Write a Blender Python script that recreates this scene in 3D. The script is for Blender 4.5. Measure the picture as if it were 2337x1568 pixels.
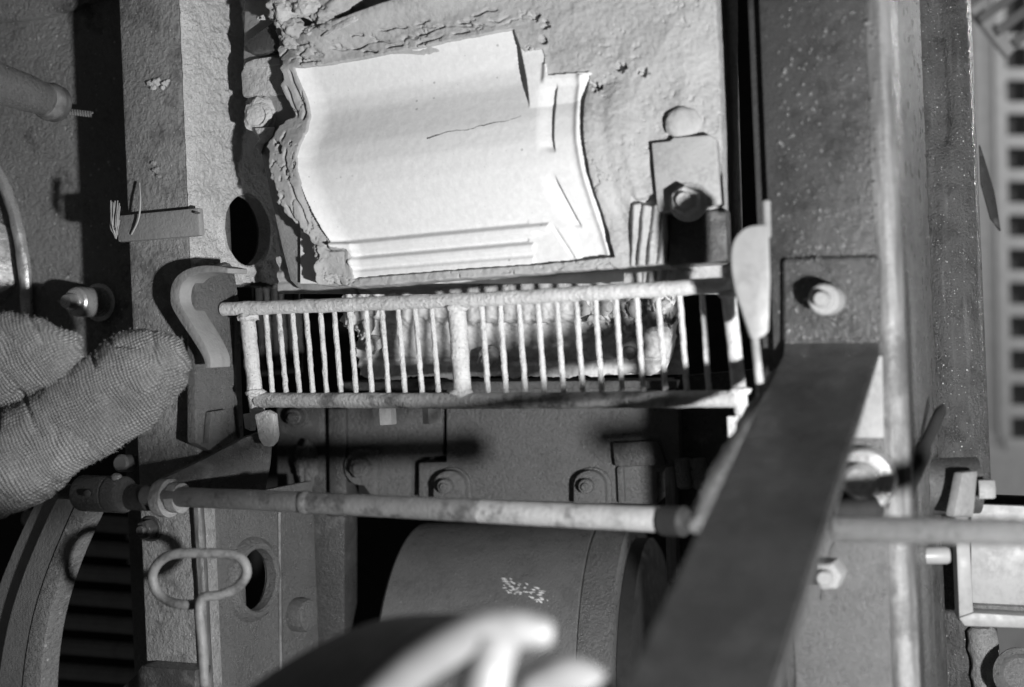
import bpy, bmesh, math, random
import numpy as np
from mathutils import Vector, Matrix, noise

# ------------------------------------------------------------------ camera, world, lamp, exposure
scn = bpy.context.scene
for o in list(bpy.data.objects): bpy.data.objects.remove(o)
ROLL = math.radians(-2.4)
CZ = 1.30                                   # lens height above the floor
F = 3040.0                                  # focal length in reference pixels (picture 2336 wide)
CU, CV = 1168.0, 784.0
CAM = Vector((0, 0, CZ))
cam_d = bpy.data.cameras.new("camera"); cam = bpy.data.objects.new("camera", cam_d)
scn.collection.objects.link(cam); scn.camera = cam
cam.location = CAM
RM = Matrix.Rotation(math.radians(90), 3, 'X') @ Matrix.Rotation(ROLL, 3, 'Z')
cam.rotation_euler = RM.to_euler()
cam_d.sensor_fit = 'HORIZONTAL'; cam_d.sensor_width = 36
cam_d.lens = 36 * F / 2336
cam_d.clip_start = .05; cam_d.clip_end = 60
cam_d.dof.use_dof = True; cam_d.dof.focus_distance = 1.56; cam_d.dof.aperture_fstop = 2.4

w = bpy.data.worlds.new("World"); scn.world = w; w.use_nodes = True
w.node_tree.nodes["Background"].inputs[0].default_value = (1, 1, 1, 1)
w.node_tree.nodes["Background"].inputs[1].default_value = .035

ld = bpy.data.lights.new("flash_lamp", 'POINT'); lamp = bpy.data.objects.new("flash_lamp", ld)
scn.collection.objects.link(lamp)
lamp.location = (.45, .35, CZ - .21)
ld.energy = 98; ld.shadow_soft_size = .024; ld.color = (1, 1, 1)

# a fill lamp added behind, out of view, lighting the far wall at the right
ld2 = bpy.data.lights.new("far_wall_fill", 'POINT'); lamp2 = bpy.data.objects.new("far_wall_fill", ld2)
scn.collection.objects.link(lamp2); lamp2.location = (2.45, 3.2, CZ + .9); ld2.energy = 46; ld2.shadow_soft_size = .06

vs = scn.view_settings
vs.view_transform = 'Standard'; vs.look = 'None'; vs.gamma = 1; vs.exposure = 0; vs.use_curve_mapping = False
scn.render.engine = 'CYCLES'

# ------------------------------------------------------------------ helpers
C = scn.collection
OFF = {}
rnd = random.Random(7)

def ray(u, v):
    r = RM @ Vector(((u - CU) / F, -(v - CV) / F, -1))
    return r / r.y
def pt(u, v, Y): return CAM + ray(u, v) * Y

class PL:
    """a plane of the machine: through the point seen at (u, v) at depth Y, with a normal"""
    def __init__(s, u, v, Y, n):
        s.p = pt(u, v, Y); s.n = Vector(n).normalized()
    def at(s, u, v, h=0):
        r = ray(u, v)
        return CAM + r * (((s.p + s.n * h - CAM).dot(s.n)) / r.dot(s.n))
    def px(s, u, v, px):
        return px / F * (s.at(u, v).y)
def yaw(deg, pitch=0):
    a = math.radians(deg); b = math.radians(pitch)
    return Vector((-math.sin(a) * math.cos(b), -math.cos(a) * math.cos(b), math.sin(b)))

def link(name, me, m, parent=None, smooth=True, base=None, auto=35):
    o = bpy.data.objects.new(name, me); C.objects.link(o)
    if m: me.materials.append(m)
    if parent is not None:
        off = OFF[parent]; o.parent = parent
        if off.length: me.transform(Matrix.Translation(-off))
    else:
        vv = [v.co for v in me.vertices]
        off = Vector((sum(v.x for v in vv) / len(vv), sum(v.y for v in vv) / len(vv), min(v.z for v in vv)))
        me.transform(Matrix.Translation(-off)); o.location = off
    OFF[o] = Vector(off)
    if smooth:
        me.shade_smooth()
        if auto: me.set_sharp_from_angle(angle=math.radians(auto))
    return o
def fromdata(name, vs_, fs, m, parent=None, **k):
    me = bpy.data.meshes.new(name); me.from_pydata([tuple(v) for v in vs_], [], fs); me.update()
    bm = bmesh.new(); bm.from_mesh(me); bmesh.ops.recalc_face_normals(bm, faces=bm.faces); bm.to_mesh(me); bm.free()
    return link(name, me, m, parent, **k)
def frombm(name, bm, m, parent=None, **k):
    bmesh.ops.recalc_face_normals(bm, faces=bm.faces)
    me = bpy.data.meshes.new(name); bm.to_mesh(me); bm.free()
    return link(name, me, m, parent, **k)
def tag(o, label, cat, group=None, kind=None):
    if label: o['label'] = label
    if cat: o['category'] = cat
    if group: o['group'] = group
    if kind: o['kind'] = kind
    return o
def thing(name, label, cat, loc, group=None):
    o = bpy.data.objects.new(name, None); C.objects.link(o); o.location = loc; o.empty_display_size = .03
    OFF[o] = Vector(loc); return tag(o, label, cat, group)

def bm_prism(bm, front, back, bevel=.0015):
    a = [bm.verts.new(p) for p in front]; b = [bm.verts.new(p) for p in back]
    n = len(a); fs = [bm.faces.new(a), bm.faces.new(b[::-1])]
    for i in range(n): fs.append(bm.faces.new((a[i], b[i], b[(i + 1) % n], a[(i + 1) % n])))
    bmesh.ops.recalc_face_normals(bm, faces=fs)
    if bevel:
        es = [e for e in bm.edges if all(v in a or v in b for v in e.verts) and e.calc_face_angle(0) > .5]
        bmesh.ops.bevel(bm, geom=es, offset=bevel, segments=2, affect='EDGES', profile=.6, clamp_overlap=True)
def prism(name, pl, uvs, depth, m, parent=None, h=0, bevel=.0015, **k):
    bm = bmesh.new()
    f = [pl.at(u, v, h) for u, v in uvs]
    bm_prism(bm, f, [p - pl.n * depth for p in f], bevel)
    return frombm(name, bm, m, parent, **k)
def slab(name, pts, nvec, depth, m, parent=None, bevel=.0015, **k):
    bm = bmesh.new(); nv = Vector(nvec).normalized() * depth
    bm_prism(bm, pts, [p - nv for p in pts], bevel)
    return frombm(name, bm, m, parent, **k)
def ell(cu, cv, ru, rv, a0=0, a1=360, n=24):
    full = abs(a1 - a0) >= 360
    return [(cu + ru * math.cos(math.radians(a0 + (a1 - a0) * i / (n if full else n - 1))),
             cv - rv * math.sin(math.radians(a0 + (a1 - a0) * i / (n if full else n - 1)))) for i in range(n)]
def basis(n):
    n = Vector(n).normalized(); up = Vector((0, 0, 1)) if abs(n.z) < .9 else Vector((1, 0, 0))
    x = up.cross(n).normalized(); return x, n.cross(x), n
def lathe(name, c, axis, prof, m, parent=None, n=28, rot=0, **k):
    """prof: list of (radius, height along axis)"""
    x, y, z = basis(axis); vs_ = []; fs = []
    for r, h in prof:
        for i in range(n):
            a = 2 * math.pi * i / n + rot
            vs_.append(c + x * math.cos(a) * r + y * math.sin(a) * r + z * h)
    for j in range(len(prof) - 1):
        for i in range(n):
            i2 = (i + 1) % n; fs.append((j * n + i, j * n + i2, (j + 1) * n + i2, (j + 1) * n + i))
    fs.append(tuple(range(n))[::-1]); L = (len(prof) - 1) * n; fs.append(tuple(range(L, L + n)))
    return fromdata(name, vs_, fs, m, parent, **k)
def bolt(pl, u, v, rpx, hh, m, parent, name='bolt', h=0, washer=True, rot=.2, n=6, sub=True):
    c = pl.at(u, v, h); r = pl.px(u, v, rpx)
    k = dict(auto=30)
    o = lathe(name, c, pl.n, [(r * .9, -.004), (r, 0), (r, hh * .82), (r * .93, hh * .95), (r * .80, hh)], m, parent, n=n, rot=rot, **k)
    if sub:
        lathe('thread_end', c + pl.n * hh, pl.n, [(r * .52, -.002), (r * .52, hh * .25), (r * .42, hh * .34)], m, o, n=16)
        if washer: lathe('washer', c, pl.n, [(r * 1.28, -.002), (r * 1.28, .0022), (r * 1.2, .003)], m, o, n=24)
    return o
def tube(name, pts, rad, m, parent=None, n=12, jit=0, step=.006, seed=0, lump=60, **k):
    pts = [Vector(p) for p in pts]
    rad = list(rad) if isinstance(rad, (list, tuple)) else [rad] * len(pts)
    P = []; R = []
    for i in range(len(pts) - 1):
        L = (pts[i + 1] - pts[i]).length; c = max(1, int(L / step))
        for j in range(c):
            t = j / c; P.append(pts[i].lerp(pts[i + 1], t)); R.append(rad[i] * (1 - t) + rad[i + 1] * t)
    P.append(pts[-1]); R.append(rad[-1])
    vs_ = []; fs = []; ref = None
    for i, p in enumerate(P):
        d = (P[min(i + 1, len(P) - 1)] - P[max(i - 1, 0)]).normalized()
        if ref is None: ref = basis(d)[0]
        x = (ref - d * ref.dot(d)).normalized(); ref = x; y = d.cross(x)
        for q in range(n):
            a = 2 * math.pi * q / n; dr = x * math.cos(a) + y * math.sin(a); r = R[i]
            if jit:
                s = p + dr * r
                r += jit * (noise.noise(s * lump + Vector((seed, 0, 0))) + .9 * max(0, noise.noise(s * lump * 3.3 + Vector((0, seed, 0)))))
            vs_.append(p + dr * r)
    for i in range(len(P) - 1):
        for q in range(n):
            q2 = (q + 1) % n; fs.append((i * n + q, i * n + q2, (i + 1) * n + q2, (i + 1) * n + q))
    b = len(vs_); r0, r1 = R[0], R[-1]
    d0 = (P[0] - P[1]).normalized(); d1 = (P[-1] - P[-2]).normalized()
    for e, (p, d, base) in enumerate(((P[0], d0, 0), (P[-1], d1, (len(P) - 1) * n))):
        s = len(vs_)
        for q in range(n): vs_.append(p + (vs_[base + q] - p) * .72 + d * (r0 if e == 0 else r1) * .3)
        for q in range(n): fs.append((base + q, base + (q + 1) % n, s + (q + 1) % n, s + q))
        fs.append(tuple(range(s, s + n)))
    return fromdata(name, vs_, fs, m, parent, **k)
def sm_curve(pts, n=8):
    """Catmull-Rom through 2D or 3D points"""
    P = [Vector(p) for p in pts]; out = []
    for i in range(len(P) - 1):
        p0 = P[max(i - 1, 0)]; p1 = P[i]; p2 = P[i + 1]; p3 = P[min(i + 2, len(P) - 1)]
        for j in range(n):
            t = j / n
            out.append(.5 * ((2 * p1) + (p2 - p0) * t + (2 * p0 - 5 * p1 + 4 * p2 - p3) * t * t + (3 * p1 - p0 - 3 * p2 + p3) * t ** 3))
    out.append(P[-1]); return out

RMn = np.array(RM)
def rays_np(u, v):
    d = np.stack([(u - CU) / F, -(v - CV) / F, -np.ones_like(u)], -1) @ RMn.T
    return d / d[..., 1:2]
def patch(name, pl, U, V, H, m, parent=None, mask=None, **k):
    """height field over a grid of places on a plane; H is the height along the normal in metres"""
    r = rays_np(U, V); n = np.array(pl.n); p = np.array(pl.p); c = np.array(CAM)
    t = ((p - c) @ n) / (r @ n)
    X = c + r * t[..., None] + n * H[..., None]
    ny, nx = U.shape; idx = np.arange(ny * nx).reshape(ny, nx)
    f = np.stack([idx[:-1, :-1], idx[1:, :-1], idx[1:, 1:], idx[:-1, 1:]], -1).reshape(-1, 4)
    if mask is not None: f = f[mask.reshape(-1)[f].all(1)]
    me = bpy.data.meshes.new(name); me.from_pydata(X.reshape(-1, 3).tolist(), [], f.tolist()); me.update()
    return link(name, me, m, parent, **dict(dict(auto=0), **k))
def sdf(U, V, poly):
    """signed distance to a polygon in reference pixels, negative inside"""
    P = np.array(poly, float); Q = np.roll(P, -1, 0)
    d = np.full(U.shape, 1e9); ins = np.zeros(U.shape, bool)
    for (ax, ay), (bx, by) in zip(P, Q):
        ex, ey = bx - ax, by - ay; wx, wy = U - ax, V - ay
        t = np.clip((wx * ex + wy * ey) / (ex * ex + ey * ey), 0, 1)
        d = np.minimum(d, np.hypot(wx - ex * t, wy - ey * t))
        c = ((ay > V) != (by > V)) & (U < ex * (V - ay) / (ey if abs(ey) > 1e-9 else 1e-9) + ax)
        ins ^= c
    return np.where(ins, -d, d)
def sst(a, b, x):
    t = np.clip((x - a) / (b - a), 0, 1); return t * t * (3 - 2 * t)
_rs = np.random.RandomState(3); _tab = _rs.rand(64, 256, 256)[0]
def vnoise(x, y, seed=0):
    x = x + seed * 17.3; y = y + seed * 31.7
    xi = np.floor(x).astype(int); yi = np.floor(y).astype(int); fx = x - xi; fy = y - yi
    fx = fx * fx * (3 - 2 * fx); fy = fy * fy * (3 - 2 * fy)
    g = lambda a, b: _tab[a & 255, b & 255]
    return ((g(xi, yi) * (1 - fx) + g(xi + 1, yi) * fx) * (1 - fy) + (g(xi, yi + 1) * (1 - fx) + g(xi + 1, yi + 1) * fx) * fy) * 2 - 1
def fbm(x, y, sc, oct=4, seed=0):
    s = 0; a = 1
    for i in range(oct): s = s + a * vnoise(x / sc * 2 ** i, y / sc * 2 ** i, seed + i); a *= .5
    return s
def cut(o, cutter):
    md = o.modifiers.new('c', 'BOOLEAN'); md.operation = 'DIFFERENCE'; md.solver = 'EXACT'; md.object = cutter
    dg = bpy.context.evaluated_depsgraph_get(); me = bpy.data.meshes.new_from_object(o.evaluated_get(dg))
    o.modifiers.clear(); o.data = me; bpy.data.objects.remove(cutter)
    me.shade_smooth(); me.set_sharp_from_angle(angle=math.radians(35))

# ------------------------------------------------------------------ materials
def mat(name, base, rough=.6, var=1, bk=2.6, blotch=None, speck=None, bump=None, bump2=None, metal=0, spec=.4, streak=None, rv=.12):
    """base grey; blotch=(scale, grey, coverage); speck=(scale, size, grey); bump=(scale, strength, distance)"""
    m = bpy.data.materials.new(name); m.use_nodes = True; nt = m.node_tree; N = nt.nodes; L = nt.links
    b = N['Principled BSDF']; b.inputs['Metallic'].default_value = metal
    b.inputs['Specular IOR Level'].default_value = spec
    tc = N.new('ShaderNodeTexCoord'); co = tc.outputs['Object']
    def nz(scale, det=4, rough_=.6, vec=co):
        t = N.new('ShaderNodeTexNoise'); t.inputs['Scale'].default_value = scale; t.inputs['Detail'].default_value = det
        t.inputs['Roughness'].default_value = rough_; L.new(vec, t.inputs['Vector']); return t.outputs['Fac']
    def ramp(f, a, c, va=0, vc=1):
        r = N.new('ShaderNodeMapRange'); r.inputs[1].default_value = a; r.inputs[2].default_value = c
        r.inputs[3].default_value = va; r.inputs[4].default_value = vc; r.interpolation_type = 'SMOOTHSTEP'
        L.new(f, r.inputs[0]); return r.outputs[0]
    def mix(f, a, c):
        x = N.new('ShaderNodeMix'); x.data_type = 'FLOAT'
        if f is not None: L.new(f, x.inputs[0])
        for s, q in ((2, a), (3, c)):
            if isinstance(q, (int, float)): x.inputs[s].default_value = q
            else: L.new(q, x.inputs[s])
        return x.outputs[0]
    col = mix(ramp(nz(23, 6, .7), .25, .75), base * (1 - .22 * var), base * (1 + .2 * var))
    col = mix(ramp(nz(190, 3), .35, .7), col, base * 1.08)
    if blotch:
        sc, g, cov = blotch; col = mix(ramp(nz(sc, 8, .68), 1 - cov - .07, 1 - cov + .07), col, g)
    if streak:
        sc, g, cov = streak
        mp = N.new('ShaderNodeMapping'); mp.inputs['Scale'].default_value = (1, 1, .06); L.new(co, mp.inputs[0])
        col = mix(ramp(nz(sc, 5, .6, mp.outputs[0]), 1 - cov - .1, 1 - cov + .1), col, g)
    if speck:
        for i, (sc, size, g) in enumerate(speck if isinstance(speck, list) else [speck]):
            vo = N.new('ShaderNodeTexVoronoi'); vo.inputs['Scale'].default_value = sc; L.new(co, vo.inputs['Vector'])
            msk = ramp(vo.outputs['Distance'], size * .6, size, 1, 0)
            sepc = N.new('ShaderNodeSeparateColor'); L.new(vo.outputs['Color'], sepc.inputs[0])
            pick = ramp(sepc.outputs[0], .62, .7); mu = N.new('ShaderNodeMath'); mu.operation = 'MULTIPLY'
            L.new(msk, mu.inputs[0]); L.new(pick, mu.inputs[1]); col = mix(mu.outputs[0], col, g)
    cc = N.new('ShaderNodeCombineColor')
    for i in range(3): L.new(col, cc.inputs[i])
    L.new(cc.outputs[0], b.inputs['Base Color'])
    L.new(mix(ramp(nz(60, 4), .3, .7), max(.05, rough - rv), min(1, rough + rv)), b.inputs['Roughness'])
    prev = None
    for bp in (bump, bump2):
        if not bp: continue
        bn = N.new('ShaderNodeBump'); bn.inputs['Strength'].default_value = bp[1]; bn.inputs['Distance'].default_value = bp[2] * bk
        L.new(nz(bp[0], 6, .65), bn.inputs['Height'])
        if prev: L.new(prev, bn.inputs['Normal'])
        prev = bn.outputs[0]
    if prev: L.new(prev, b.inputs['Normal'])
    return m
M = {}
M['tile'] = mat('pale_fired_tile', .65, .75, var=.12, bk=1, speck=[(55, .10, .42), (120, .09, .5)], bump=(420, .25, .001), spec=.2)
M['clay'] = mat('wet_clay', .38, .8, blotch=(7, .45, .4), bump=(320, .3, .0012), bump2=(1100, .5, .0007), spec=.25)
M['slip'] = mat('pale_wet_slip', .58, .8, blotch=(18, .42, .4), bump=(200, .4, .001), spec=.2)
M['clay_pale'] = mat('drying_clay', .52, .8, blotch=(20, .4, .4), bump=(160, .6, .003), bump2=(800, .4, .001), spec=.25)
M['iron'] = mat('dark_cast_iron', .06, .34, blotch=(25, .13, .4), bump=(300, .5, .0015), spec=.4)
M['iron_grey'] = mat('grey_painted_casting', .155, .36, blotch=(30, .14, .35), bump=(240, .9, .0025), bump2=(620, .8, .001), spec=.7)
M['iron_light'] = mat('pale_dusty_casting', .27, .65, blotch=(30, .25, .4), streak=(45, .24, .35), bump=(260, .4, .0015), spec=.3)
M['post_front'] = mat('rough_dusty_post_paint', .34, .6, blotch=(24, .21, .45), speck=(160, .2, .6), bump=(150, .9, .003), bump2=(620, .6, .001), spec=.35)
M['post_side'] = mat('clay_spattered_post', .72, .85, blotch=(35, .58, .35), bump=(120, 1, .004), bump2=(520, .8, .0015), spec=.2)
M['grate'] = mat('clay_crusted_steel', .70, .8, blotch=(22, .33, .36), speck=(200, .18, .3), bump=(240, .9, .002), bump2=(900, .5, .0006), spec=.2)
M['grate_dark'] = mat('half_worn_clay_on_steel', .48, .7, blotch=(18, .17, .42), bump=(240, .8, .002), spec=.3)
M['rod_dark'] = mat('dark_steel_rod', .20, .45, blotch=(34, .10, .42), speck=(120, .2, .3), bump=(200, .5, .001), metal=.1)  # darker tone for the left part of the rod
M['rod'] = mat('pale_steel_rod', .40, .42, blotch=(36, .2, .42), speck=(120, .2, .5), bump=(200, .5, .001), metal=.1)  # paler tone for the right part of the rod
M['column'] = mat('dark_oily_column_paint', .055, .28, blotch=(14, .035, .45), streak=(34, .10, .3), speck=(70, .10, .22), bump=(110, .4, .0015), bump2=(420, .5, .0006), spec=.5)
M['column_side'] = mat('scuffed_column_paint', .085, .36, blotch=(24, .05, .45), streak=(70, .15, .4), speck=[(260, .2, .5), (120, .14, .6)], bump=(330, 1, .0018), spec=.9)
M['edge'] = mat('highlight_edge_tone', .19, .45, streak=(60, .08, .5), blotch=(14, .09, .45), bump=(200, .4, .001))  # streaked tone with the highlight of lit edges put into it
M['lever'] = mat('dull_lever_paint', .05, .34, blotch=(9, .036, .5), streak=(30, .06, .4), speck=(60, .1, .12), bump=(90, .4, .001), spec=.3)
M['plate'] = mat('oily_speckled_plate', .30, .45, blotch=(14, .13, .4), speck=[(75, .18, .6), (130, .22, .5), (210, .24, .42)], bump=(140, 1, .004), bump2=(500, .7, .0012), spec=.6)
M['wheel'] = mat('hand_polished_wheel', .155, .5, blotch=(9, .13, .4))
M['guard'] = mat('shaded_tread', .12, .7, spec=.2)  # darker than the wheel: shade of the tread put into the colour
M['paddle'] = mat('pale_smooth_paint', .22, .5, blotch=(10, .44, .4))
M['steel'] = mat('bright_steel', .55, .32, blotch=(30, .35, .4), bump=(200, .3, .0008), metal=.6)
M['black'] = mat('black_and_shade', .02, .8)  # plain black, also the shade painted into gaps and the machine inside
M['bead'] = mat('oil_beads', .9, .15, metal=.9, rv=.02)
M['roller'] = mat('pitted_roller', .14, .36, blotch=(20, .12, .4), speck=(150, .15, .3), bump=(300, .5, .001), bump2=(520, .5, .0008))
M['wall'] = mat('grey_plaster', .55, .9, blotch=(5, .48, .4))
M['hole'] = mat('dark_hollow', .09, .9)
M['box'] = mat('pale_enamel', .24, .5, blotch=(8, .2, .4))
M['wire'] = mat('tarnished_wire', .22, .45, blotch=(20, .09, .45), bump=(220, .5, .0008))
M['straw'] = mat('dry_straw', .35, .8)

def cloth_mat():
    m = bpy.data.materials.new('coarse_woven_cloth'); m.use_nodes = True; nt = m.node_tree; N = nt.nodes; L = nt.links
    b = N['Principled BSDF']; b.inputs['Roughness'].default_value = .95; b.inputs['Specular IOR Level'].default_value = .1
    tc = N.new('ShaderNodeTexCoord')
    nzd = N.new('ShaderNodeTexNoise'); nzd.inputs['Scale'].default_value = 25; L.new(tc.outputs['Object'], nzd.inputs['Vector'])
    vm = N.new('ShaderNodeVectorMath'); vm.operation = 'MULTIPLY_ADD'; L.new(nzd.outputs['Color'], vm.inputs[0])
    vm.inputs[1].default_value = (.012,) * 3; L.new(tc.outputs['Object'], vm.inputs[2])
    mp = N.new('ShaderNodeMapping'); mp.inputs['Rotation'].default_value = (0, math.radians(24), 0); L.new(vm.outputs[0], mp.inputs[0])
    ws = []
    for ax, sc in (('X', 92), ('Z', 112)):
        wv = N.new('ShaderNodeTexWave'); wv.bands_direction = ax; wv.inputs['Scale'].default_value = sc
        wv.inputs['Distortion'].default_value = 1.2; wv.inputs['Detail'].default_value = 1; wv.inputs['Detail Scale'].default_value = .6
        L.new(mp.outputs[0], wv.inputs['Vector']); ws.append(wv.outputs['Fac'])
    ad = N.new('ShaderNodeMath'); ad.operation = 'MULTIPLY'; L.new(ws[0], ad.inputs[0]); L.new(ws[1], ad.inputs[1])
    fz = N.new('ShaderNodeTexNoise'); fz.inputs['Scale'].default_value = 700; fz.inputs['Detail'].default_value = 3; L.new(tc.outputs['Object'], fz.inputs['Vector'])
    a2 = N.new('ShaderNodeMath'); a2.operation = 'MULTIPLY_ADD'; L.new(fz.outputs['Fac'], a2.inputs[0]); a2.inputs[1].default_value = .7; L.new(ad.outputs[0], a2.inputs[2])
    bn = N.new('ShaderNodeBump'); bn.inputs['Strength'].default_value = 1; bn.inputs['Distance'].default_value = .0034; L.new(a2.outputs[0], bn.inputs['Height'])
    L.new(bn.outputs[0], b.inputs['Normal'])
    cr = N.new('ShaderNodeMapRange'); cr.inputs[1].default_value = .2; cr.inputs[2].default_value = 1.2; cr.inputs[3].default_value = .12; cr.inputs[4].default_value = .64
    L.new(a2.outputs[0], cr.inputs[0])
    nb = N.new('ShaderNodeTexNoise'); nb.inputs['Scale'].default_value = 11; nb.inputs['Detail'].default_value = 5; L.new(tc.outputs['Object'], nb.inputs['Vector'])
    mr = N.new('ShaderNodeMapRange'); mr.inputs[1].default_value = .3; mr.inputs[2].default_value = .7; mr.inputs[3].default_value = .7; mr.inputs[4].default_value = 1.15; L.new(nb.outputs['Fac'], mr.inputs[0])
    mu = N.new('ShaderNodeMath'); mu.operation = 'MULTIPLY'; L.new(cr.outputs[0], mu.inputs[0]); L.new(mr.outputs[0], mu.inputs[1])
    cc = N.new('ShaderNodeCombineColor')
    for i in range(3): L.new(mu.outputs[0], cc.inputs[i])
    L.new(cc.outputs[0], b.inputs['Base Color']); return m
M['cloth'] = cloth_mat()

# ------------------------------------------------------------------ the main planes of the machine (it stands turned 25 degrees)
NF = yaw(25); MX = Vector((math.cos(math.radians(25)), -math.sin(math.radians(25)), 0)); BK = -NF
PF = PL(441, 784, 1.53, NF)          # front of the left post
PS = PL(441, 784, 1.53, MX)          # its right side
RF = PL(1768, 784, 1.30, NF)        # front of the right column
RS = PL(2061, 784, 1.265, MX)         # its right side
TP = PL(900, 380, 1.48, yaw(19, 1))  # face of the tile mould
GA, GB = pt(563, 800, 1.55), pt(1676, 800, 1.30)
gd = (GB - GA); gd.z = 0; gd.normalize(); GP = PL(563, 800, 1.55, Vector((gd.y, -gd.x, 0)))
HP = PL(1200, 1000, 1.74, yaw(14))   # housing behind the grate

# ------------------------------------------------------------------ background: grey wall far right, machine inside painted black for its shade
o = slab('wall', [pt(1500, -900, 4.7), pt(4200, -900, 4.7), pt(4200, 2600, 4.7), pt(1500, 2600, 4.7)], (0, -1, 0), .1, M['wall'], bevel=0); tag(o, None, None, kind='structure')
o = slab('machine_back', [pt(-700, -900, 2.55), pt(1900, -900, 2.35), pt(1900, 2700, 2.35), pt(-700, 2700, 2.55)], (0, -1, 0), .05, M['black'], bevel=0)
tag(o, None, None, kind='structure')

# ------------------------------------------------------------------ left post
def vpost(pl, u0, u1, vtop, vbot): return [(u0, vtop), (u1, vtop), (u1, vbot), (u0, vbot)]
t = thing('upright_post', 'rough clay-spattered iron post with round holes, behind the gloved hand', 'post', PF.at(441, 1800))
A = PF.at(441, 784); zt, zb = CZ + .62, CZ - .62
def plan_ext(name, pts, z0, z1, m, parent, bevel=.003):
    f = [Vector((p[0], p[1], z1)) for p in pts]
    bm = bmesh.new(); bm_prism(bm, f, [Vector((p.x, p.y, z0)) for p in f], bevel); return frombm(name, bm, m, parent)
def pp(a, b): q = A + MX * a + BK * b; return (q.x, q.y)
front = plan_ext('front_flange', [pp(0, 0), pp(0, .028), pp(-.088, .028), pp(-.088, 0)], zb, zt, M['post_front'], t)
web = plan_ext('web', [pp(-.002, .0285), pp(-.002, .235), pp(-.010, .235), pp(-.010, .0285)], zb, zt, M['iron_grey'], t, bevel=.004)
for (hu, hv, r) in ((552, 527, .043), (578, 1322, .037)):
    c = PS.at(hu, hv)
    cu = lathe('cutter', c - MX * .06, MX, [(r * 1.05, 0), (r * 1.05, .12)], None, None, n=44); bpy.context.view_layer.update(); cut(web, cu)
    x, y, z = basis(MX)
    prof = [(r * 1.0, -.004), (r * 1.0, .009), (r * 1.06, .0115), (r * 1.18, .0115), (r * 1.34, .006), (r * 1.42, -.003)]
    vs_ = []; fs = []; n = 44
    for rr, h in prof:
        for i in range(n):
            a = 2 * math.pi * i / n; q = c + x * math.cos(a) * rr + y * math.sin(a) * rr + z * (h - .002)
            vs_.append(q + z * .0015 * noise.noise(q * 90))
    for j in range(len(prof) - 1):
        for i in range(n): i2 = (i + 1) % n; fs.append((j * n + i, j * n + i2, (j + 1) * n + i2, (j + 1) * n + i))
    fromdata('hole_rim', vs_, fs, M['post_side'] if hv < 800 else M['iron_grey'], t)
cq = PS.at(545, 660); zq0, zq1 = PS.at(500, 1140).z, PS.at(560, 655).z
bmq = bmesh.new(); q_ = [A + MX * .05 + BK * .088, A + MX * .05 + BK * .4, A - MX * .06 + BK * .4, A - MX * .06 + BK * .088]
bm_prism(bmq, [Vector((p.x, p.y, zq1)) for p in q_], [Vector((p.x, p.y, zq0)) for p in q_], 0)
cu = frombm('cutter', bmq, None, None); bpy.context.view_layer.update(); cut(web, cu)
# inner flange seen through the holes
c2 = A + BK * .11 - MX * .09
plan_ext('inner_flange', [pp(-.026, .105), pp(-.026, .115), pp(-.2, .115), pp(-.2, .105)], zb, zt, M['iron_grey'], t)
# rough clay skin on the side of the post, with its own ragged relief
U, V = np.meshgrid(np.linspace(0, 1, 110), np.linspace(-60, 650, 330))
lft = 441 + (V - 784) * .0425; U = lft + U * (640 - lft); wx, wy = U * 1.0, V * 1.0
edge = 640 - 10 * fbm(wx, wy, 60, 4, 5)
H = .004 + .0022 * fbm(wx, wy, 26, 5, 1) + .0016 * np.abs(fbm(wx * 2.2, wy, 12, 3, 2))
hole = np.hypot((U - 552) / 47, (V - 527) / 80) + .06 * fbm(U, V, 16, 3, 4)
H = (H - .010 * sst(1.28, 1.10, hole)) * sst(-3, 22, U - lft + 5 * fbm(U, V, 20, 3, 8)) + .0006
patch('clay_skin', PS, U, V, H, M['post_side'], t, mask=(hole > 1.12) & (V < 650 - 8 * fbm(U, V, 30, 3, 2)))
# lower, cleaner side sheet
# strap across the post
s = prism('strap', PF, [(266, 492), (452, 474), (456, 538), (268, 553)], .010, M['iron_light'], t, h=.0095, bevel=.003)
bolt(PF, 450, 486, 3, .004, M['iron'], s, name='rivet', h=.010, sub=False, n=12)
POST = t
# guide strip on the side of the post
gpl = PL(441, 784, 1.53, MX)
s = prism('guide_strip', PS, [(446, 612), (524, 600), (534, 612), (548, 700), (554, 1010), (500, 1040), (446, 1010)], .012, M['iron_grey'], t, h=.012, bevel=.002)
s['label'] = 'grey speckled guide strip on the side of the post'
prism('keeper', PS, [(538, 640), (546, 700), (556, 995), (548, 1000), (540, 900)], .010, M['iron_grey'], t, h=.016, bevel=.001)
prism('wedge', PS, [(482, 940), (517, 934), (502, 1002), (476, 1012)], .008, M['iron_grey'], t, h=.021, bevel=.001)
# lower part of the post: corner bar added for its edge highlight, bolts
tube('highlight_corner', [PF.at(452, 1150, .001), PF.at(476, 1600, .001)], .0065, M['edge'], t, n=10, jit=.0006, step=.01)
bolt(PF, 346, 1206, 23, .016, M['iron'], t, h=0)
tube('web_edge', [PS.at(636, 1168, -.002), PS.at(640, 1560, -.002)], .0035, M['edge'], t, n=8, jit=.0008, step=.006)
prism('foot_lug', PF, [(310, 1540), (322, 1520), (445, 1530), (445, 1640), (200, 1640)], .03, M['iron'], t, h=.03)
bolt(PS, 668, 1402, 38, .026, M['iron_grey'], t, h=-.006, n=20, sub=False)

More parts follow.
